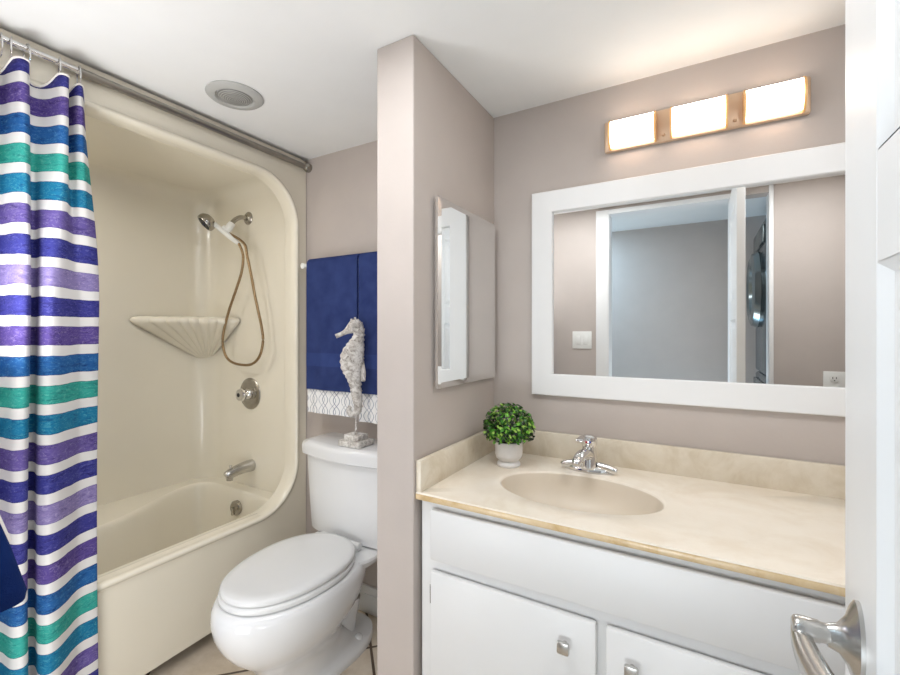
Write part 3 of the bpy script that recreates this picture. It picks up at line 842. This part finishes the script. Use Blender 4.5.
bm = B(); box(bm, -0.661, 0.245, VF - 0.019, VF - 0.0005, 0.610, 0.752, 0.006); build('false_front', bm, M['cabinet'], van)
bm = B(); box(bm, 0.285, 0.69, VF - 0.019, VF - 0.0005, 0.610, 0.752, 0.006); build('false_front', bm, M['cabinet'], van)
for x0, x1, kx in ((-0.661, -0.208, -0.279), (-0.187, 0.262, -0.130), (0.285, 0.69, 0.345)):
    bm = B(); box(bm, x0, x1, VF - 0.019, VF - 0.0005, 0.118, 0.579, 0.006); d_ = build('door', bm, M['cabinet'], van)
    bm = B(); lathe(bm, [(0.006, 0.0), (0.006, 0.018)], kx, VF - 0.018, 0.511, 12, 'y')
    box(bm, kx - 0.0145, kx + 0.0145, VF - 0.044, VF - 0.033, 0.4965, 0.5255, 0.004); build('knob', bm, M['nickel'], d_)
    hxx = x0 - 0.001 if x0 < -0.5 or x0 > 0.2 else x1 + 0.001
    for z in (0.16, 0.508):
        bm = B(); tube(bm, [(hxx, VF - 0.006, z - 0.025), (hxx, VF - 0.006, z + 0.025)], 0.006, 10); build('hinge', bm, M['aged_nickel'], d_)

# ------------------------------------------------------------------ vanity top with moulded sink
CT = 0.794
vt = thing('countertop', 'cream cultured marble vanity top with moulded oval sink and backsplash', 'countertop', (0.0, 1.3, 0.772))
cx, cy, ea, eb = -0.312, 1.283, 0.228, 0.146
rx0, rx1, ry0, ry1 = XP1 + 0.002, XR - 0.002, 1.036, YB - 0.002
angs = sorted(set([2 * PI * k / 120 for k in range(120)] + [math.atan2(y - cy, x - cx) % (2 * PI) for x in (rx0, rx1) for y in (ry0, ry1)]))
def rectpt(a):
    c, s = math.cos(a), math.sin(a)
    k = min((((rx1 if c > 0 else rx0) - cx) / c) if abs(c) > 1e-9 else 9e9, (((ry1 if s > 0 else ry0) - cy) / s) if abs(s) > 1e-9 else 9e9)
    return cx + k * c, cy + k * s
def ell(a, f):
    c, s = math.cos(a), math.sin(a); r = 1 / math.sqrt((c / ea) ** 2 + (s / eb) ** 2)
    return cx + f * r * c, cy + f * r * s
bm = B()
rings = [[(*ell(a, 1.0), CT - 0.006) for a in angs], [(*ell(a, 1.015), CT - 0.002) for a in angs], [(*ell(a, 1.04), CT) for a in angs]]
def lerp2(a, f):
    x0, y0 = ell(a, 1.04); x1, y1 = rectpt(a); return x0 + (x1 - x0) * f, y0 + (y1 - y0) * f
rings.append([(*lerp2(a, 0.5), CT) for a in angs])
rings.append([(*lerp2(a, 0.985), CT) for a in angs])
rings.append([(*rectpt(a), CT - 0.004) for a in angs])
loft(bm, rings, False, False)
build('top_surface', bm, M['marble'], vt, ang=50)
bm = B(); box(bm, rx0, rx1, ry0 - 0.0005, ry0 + 0.016, 0.773, CT - 0.0035, 0.003); build('front_edge', bm, M['edge'], vt)
bm = B()
rings = []
for f, d in ((1.0, 0.006), (0.985, 0.012), (0.96, 0.028), (0.90, 0.058), (0.80, 0.085), (0.62, 0.108), (0.38, 0.120), (0.12, 0.126)):
    rings.append([(*ell(a, f), CT - d) for a in angs])
loft(bm, rings, False, True)
bs = build('sink_basin', bm, M['basin'], vt, ang=60)
bm = B(); lathe(bm, [(0.022, 0.0), (0.022, 0.003), (0.016, 0.004), (0.010, 0.001)], cx, cy, CT - 0.1262, 24); build('drain', bm, M['chrome'], bs)
bm = B(); box(bm, rx0 + 0.019, rx1, YB - 0.021, YB - 0.001, CT - 0.003, 0.884, 0.004); build('backsplash', bm, M['splash'], vt)
bm = B(); box(bm, XP1 + 0.001, XP1 + 0.019, 1.040, YB - 0.001, CT - 0.003, 0.884, 0.004); build('side_splash', bm, M['splash'], vt)

# faucet
fx, fy = -0.318, 1.478
fa = thing('sink_faucet', 'chrome single-handle sink faucet behind the oval basin', 'faucet', (fx, fy, CT))
bm = B()
rings = []
for z, kx, ky in ((0, 0.080, 0.027), (0.010, 0.080, 0.027), (0.016, 0.076, 0.023), (0.020, 0.064, 0.016)):
    rings.append([(fx + math.copysign(abs(math.cos(a)) ** 0.8, math.cos(a)) * kx, fy + math.sin(a) * ky * (0.75 + 0.25 * (1 - abs(math.cos(a)))), CT + z) for a in [2 * PI * k / 40 for k in range(40)]])
loft(bm, rings); build('base_plate', bm, M['chrome'], fa)
bm = B(); lathe(bm, [(0.031, 0.012), (0.029, 0.03), (0.024, 0.055), (0.0215, 0.078), (0.021, 0.084)], fx, fy, CT, 28); build('body', bm, M['chrome'], fa)
bm = B()
q = spline([(fx, fy - 0.005, CT + 0.052, 0.017), (fx - 0.004, fy - 0.040, CT + 0.066, 0.017), (fx - 0.008, fy - 0.080, CT + 0.068, 0.016), (fx - 0.011, fy - 0.112, CT + 0.060, 0.014), (fx - 0.012, fy - 0.122, CT + 0.050, 0.011)], 5)
tube(bm, [p[:3] for p in q], [p[3] for p in q], 18, 1.15); build('spout', bm, M['chrome'], fa)
bm = B(); lathe(bm, [(0.021, 0.083), (0.025, 0.090), (0.0265, 0.102), (0.024, 0.114), (0.014, 0.120)], fx, fy, CT, 28)
box(bm, fx - 0.028, fx - 0.004, fy - 0.070, fy - 0.010, CT + 0.106, CT + 0.117, 0.004)
h_ = build('handle', bm, M['chrome'], fa)
bm = B(); lathe(bm, [(0.0045, 0), (0.004, 0.002)], fx - 0.003, fy - 0.0255, CT + 0.101, 12, 'y'); build('hot_mark', bm, M['red'], h_)
bm = B(); lathe(bm, [(0.0045, 0), (0.004, 0.002)], fx + 0.007, fy - 0.0235, CT + 0.101, 12, 'y'); build('cold_mark', bm, M['blue_dot'], h_)
# two blade handles of the base
for s in (-1, 1):
    bm = B(); q = spline([(fx + s * 0.030, fy - 0.004, CT + 0.022, 0.014), (fx + s * 0.055, fy - 0.006, CT + 0.020, 0.013), (fx + s * 0.080, fy - 0.010, CT + 0.016, 0.011), (fx + s * 0.090, fy - 0.012, CT + 0.014, 0.007)], 5)
    tube(bm, [p[:3] for p in q], [p[3] for p in q], 14, 0.8); build('wing', bm, M['chrome'], fa)

# ------------------------------------------------------------------ potted plant
px_, py_ = -0.572, 1.405
pl = thing('potted_boxwood', 'small round artificial boxwood in white footed pot on the vanity corner', 'plant', (px_, py_, CT))
bm = B(); lathe(bm, [(0.042, 0.0), (0.045, 0.004), (0.045, 0.012), (0.040, 0.018), (0.036, 0.022), (0.040, 0.027), (0.049, 0.034), (0.053, 0.048), (0.054, 0.085), (0.054, 0.098), (0.051, 0.100), (0.048, 0.097), (0.047, 0.088)], px_, py_, CT, 40, cap=True)
for v in bm.verts:
    v.co.x = px_ + (v.co.x - px_) * 0.88; v.co.y = py_ + (v.co.y - py_) * 0.88; v.co.z = CT + (v.co.z - CT) * 0.85
build('pot', bm, M['pot'], pl, ang=50)
bm = B()
lay = bm.loops.layers.color.new('leaf')
core = Vector((px_, py_, CT + 0.132))
greens = [srgb(104, 156, 62), srgb(132, 186, 78), srgb(168, 210, 110), srgb(74, 112, 54), srgb(66, 92, 58), srgb(200, 222, 152), srgb(120, 160, 92)]
rnd = random.Random(11)
for k in range(1250):
    a = rnd.uniform(0, 2 * PI); u = rnd.uniform(-0.55, 1)
    rad = rnd.uniform(0.60, 1.0) ** 0.6
    s_ = math.sqrt(max(0, 1 - u * u))
    dirv = Vector((s_ * math.cos(a), s_ * math.sin(a), u))
    c = core + Vector((dirv.x * 0.091 * rad, dirv.y * 0.085 * rad, dirv.z * 0.082 * rad))
    if c.z < CT + 0.09: c.z = CT + 0.09 + rnd.uniform(0, 0.012)
    nrm = (dirv + Vector((rnd.uniform(-0.8, 0.8), rnd.uniform(-0.8, 0.8), rnd.uniform(-0.2, 0.9)))).normalized()
    tx = nrm.cross(Vector((rnd.uniform(-1, 1), rnd.uniform(-1, 1), rnd.uniform(-1, 1)))).normalized(); ty = nrm.cross(tx)
    L, W = rnd.uniform(0.009, 0.015), rnd.uniform(0.0045, 0.0075)
    pts = [c - tx * L * 0.6, c - tx * L * 0.1 + ty * W * 0.8 - nrm * 0.001, c + tx * L * 0.4 + ty * W * 0.6, c + tx * L * 0.7 + nrm * 0.0015, c + tx * L * 0.4 - ty * W * 0.6, c - tx * L * 0.1 - ty * W * 0.8 - nrm * 0.001]
    f = bm.faces.new([bm.verts.new(p) for p in pts])
    col = rnd.choice(greens)
    for lp in f.loops: lp[lay] = col
fo = build('foliage', bm, M['leaf'], pl, smooth=False)
bm = B()
for k in range(26):
    a = rnd.uniform(0, 2 * PI); u = rnd.uniform(0.0, 1); s_ = math.sqrt(1 - u * u)
    tube(bm, [(px_ + 0.01 * math.cos(a), py_ + 0.01 * math.sin(a), CT + 0.080), (px_ + s_ * math.cos(a) * 0.07, py_ + s_ * math.sin(a) * 0.066, CT + 0.125 + u * 0.06)], 0.0012, 5)
build('stems', bm, M['soil'], pl)
bm = B(); lathe(bm, [(0.001, 0.078), (0.040, 0.078), (0.042, 0.074)], px_, py_, CT, 24); build('soil', bm, M['soil'], pl)

# ------------------------------------------------------------------ mirrors and lamp on the walls
wm = thing('wall_mirror', 'large wall mirror in a wide flat white frame above the vanity', 'mirror', (0.0, YB, 1.4))
mx0, mx1, mz0, mz1, fw = -0.549, 0.549, 1.020, 1.773, 0.079
bm = B(); rings = []
def rc(i, y): return [(mx0 + i, y, mz0 + i), (mx1 - i, y, mz0 + i), (mx1 - i, y, mz1 - i), (mx0 + i, y, mz1 - i)]
loft(bm, [rc(0, YB - 0.001), rc(0, YB - 0.018), rc(0.003, YB - 0.021), rc(fw - 0.003, YB - 0.021), rc(fw, YB - 0.018), rc(fw, YB - 0.001)], False, False)
build('frame', bm, M['trim'], wm, ang=30)
bm = B(); box(bm, mx0 + fw - 0.006, mx1 - fw + 0.006, YB - 0.009, YB - 0.002, mz0 + fw - 0.006, mz1 - fw + 0.006); build('glass', bm, M['mirror'], wm, smooth=False)

mc = thing('medicine_cabinet', 'flat mirror-fronted medicine cabinet hung on the partition wall', 'cabinet', (XP1, 1.33, 1.37))
bm = B(); box(bm, XP1 + 0.0005, XP1 + 0.012, 1.150, 1.545, 1.098, 1.652, 0.001, 1); build('body', bm, M['trim'], mc, smooth=False)
bm = B()
y0, y1, z0, z1, xf = 1.128, 1.556, 1.080, 1.668, XP1 + 0.024
def mr(i, x): return [(x, y0 + i, z0 + i), (x, y1 - i, z0 + i), (x, y1 - i, z1 - i), (x, y0 + i, z1 - i)]
loft(bm, [mr(0, xf - 0.011), mr(0, xf - 0.0022), mr(0.018, xf)], True, True); build('mirror_door', bm, M['mirror'], mc, smooth=False)

vl = thing('vanity_light', 'three-shade vanity light bar glowing warm white above the mirror', 'lamp', (0.0, YB, 1.93))
ly = YB
bm = B(); box(bm, -0.287, 0.272, ly - 0.022, ly - 0.001, 1.872, 1.977, 0.006); build('back_plate', bm, M['amber'], vl)
for x0, x1 in ((-0.262, -0.130), (-0.076, 0.066), (0.118, 0.250)):
    zc, hh = 1.9225, 0.044
    bm = B(); rings = []
    for k in range(13):
        u = -1 + 2 * k / 12
        yy = ly - 0.026 - 0.036 * math.sqrt(max(0, 1 - (u * 0.93) ** 2))
        rings.append([(x0, yy, zc + hh * u), (x1, yy, zc + hh * u), (x1, yy + 0.005, zc + hh * u), (x0, yy + 0.005, zc + hh * u)])
    loft(bm, rings); sh = build('lamp_shade', bm, M['glow'], vl, ang=60)
    for xa, xb in ((x0 - 0.007, x0 - 0.001), (x1 + 0.001, x1 + 0.007)):
        bm = B(); rings = []
        for k in range(13):
            u = -1 + 2 * k / 12
            yy = ly - 0.026 - 0.039 * math.sqrt(max(0, 1 - (u * 0.95) ** 2))
            z = zc + (hh + 0.004) * u
            rings.append([(xa, yy, z), (xb, yy, z), (xb, ly - 0.021, z), (xa, ly - 0.021, z)])
        loft(bm, rings); build('end_plate', bm, M['amber_edge'], sh)
for x in (-0.103, 0.092):
    bm = B(); lathe(bm, [(0.005, 0), (0.005, 0.006), (0.003, 0.009)], x, ly - 0.021, 1.892, 14, 'y'); build('screw', bm, M['amber'], vl)

cl_ = thing('recessed_ceiling_light', 'unlit round recessed light with ribbed lens in the ceiling', 'lamp', (-1.452, 0.977, CE))
bm = B(); lathe(bm, [(0.094, 0.0), (0.095, -0.004), (0.088, -0.010), (0.066, -0.013), (0.061, -0.008), (0.060, -0.001)], -1.452, 0.977, CE, 48, cap=False); build('trim_ring', bm, M['light_trim'], cl_)
bm = B(); lathe(bm, [(0.062, -0.003), (0.055, -0.011), (0.035, -0.017), (0.012, -0.019)], -1.452, 0.977, CE, 40); build('lens', bm, M['lens'], cl_)

# ------------------------------------------------------------------ things seen in the mirror
sw = thing('light_switch', 'white double rocker switch plate seen in the mirror beside doorway', 'switch', (-0.715, YF, 1.20))
bm = B(); box(bm, -0.782, -0.650, YF + 0.0003, YF + 0.006, 1.140, 1.262, 0.003); build('plate', bm, M['white_plastic'], sw)
for x in (-0.742, -0.690):
    bm = B(); box(bm, x - 0.016, x + 0.016, YF + 0.005, YF + 0.010, 1.170, 1.232, 0.002); build('rocker', bm, M['white_plastic'], sw)
ou = thing('wall_outlet', 'white duplex outlet seen at the lower right corner of the mirror', 'outlet', (0.635, YF, 0.99))
bm = B(); box(bm, 0.588, 0.682, YF + 0.0003, YF + 0.006, 0.900, 1.040, 0.003); build('plate', bm, M['white_plastic'], ou)
for z in (1.000, 0.940):
    bm = B(); lathe(bm, [(0.021, -0.004), (0.021, -0.009), (0.018, -0.010)], 0.635, YF, z, 20, 'y'); r_ = build('receptacle', bm, M['white_plastic'], ou)
    bm = B()
    box(bm, 0.626, 0.629, YF + 0.0095, YF + 0.0106, z, z + 0.010); box(bm, 0.641, 0.644, YF + 0.0095, YF + 0.0106, z, z + 0.010); lathe(bm, [(0.003, -0.0095), (0.003, -0.0106)], 0.635, YF, z - 0.009, 10, 'y')
    build('slot', bm, M['dark'], r_)

wd = thing('stacked_washer_dryer', 'dark chrome stacked washer and dryer glimpsed in the mirror beyond the door', 'washing machine', (0.65, -0.32, 0.0))
for z0, z1, nm in ((0.0, 0.98, 'washer_cabinet'), (0.985, 1.96, 'dryer_cabinet')):
    bm = B(); box(bm, 0.345, 1.0, -0.64, -0.06, z0, z1, 0.02, 3); cab = build(nm, bm, M['appliance'], wd)
    zc = z0 + 0.55
    bm = B(); lathe(bm, [(0.245, 0.0), (0.25, 0.02), (0.235, 0.05), (0.20, 0.062), (0.17, 0.05), (0.16, 0.03)], 0.345, -0.34, zc, 48, 'x'); d_ = build('round_door', bm, M['steel_dark'], cab)
    bm = B(); box(bm, 0.330, 0.346, -0.60, -0.10, z1 - 0.15, z1 - 0.04, 0.006); build('control_panel', bm, M['steel_dark'], cab)

# navy towel hung on a hook on the front wall, just inside the left edge of the view
hk = thing('wall_hook', 'nickel robe hook on the front wall beside the switch', 'hook', (-1.03, YF, 1.385))
bm = B(); lathe(bm, [(0.02, 0), (0.02, -0.004), (0.008, -0.008), (0.006, -0.045), (0.011, -0.052), (0.004, -0.057)], -1.03, YF, 1.385, 16, 'y'); build('peg', bm, M['nickel'], hk)
ht = thing('hanging_navy_towel', 'deep navy towel with white edge at the left border before the curtain', 'towel', (-1.03, YF + 0.05, 1.37))
def bundle(z, cxx, cyy, hx_, hy_, ph, n=64, fl=0.16):
    out = []
    for i in range(n):
        a = 2 * PI * i / n
        r = 1 + fl * math.sin(6 * a + ph)
        out.append((cxx + hx_ * r * math.cos(a), max(YF + 0.004, cyy + hy_ * r * math.sin(a)), z))
    return out
bm = B()
bs_ = [(1.372, -1.03, 0.108, 0.014, 0.014), (1.34, -1.03, 0.112, 0.030, 0.024), (1.25, -1.03, 0.121, 0.048, 0.040), (1.12, -1.03, 0.136, 0.062, 0.060), (1.00, -1.03, 0.152, 0.072, 0.078), (0.90, -1.03, 0.164, 0.080, 0.094), (0.815, -1.03, 0.173, 0.086, 0.105), (0.80, -1.03, 0.173, 0.084, 0.103)]
loft(bm, [bundle(z, x, y, a, b, 1.0) for z, x, y, a, b in bs_]); build('cloth', bm, M['dark_navy'], ht, ang=60)
bm = B()
pts = []
for z, x, y, a, b in bs_[2:6]: pts.append((x + a * 0.32, y + b * 1.06, z))
tube(bm, spline(pts, 6), 0.006, 10, 0.8); build('white_edging', bm, M['curtain_hem'], ht)
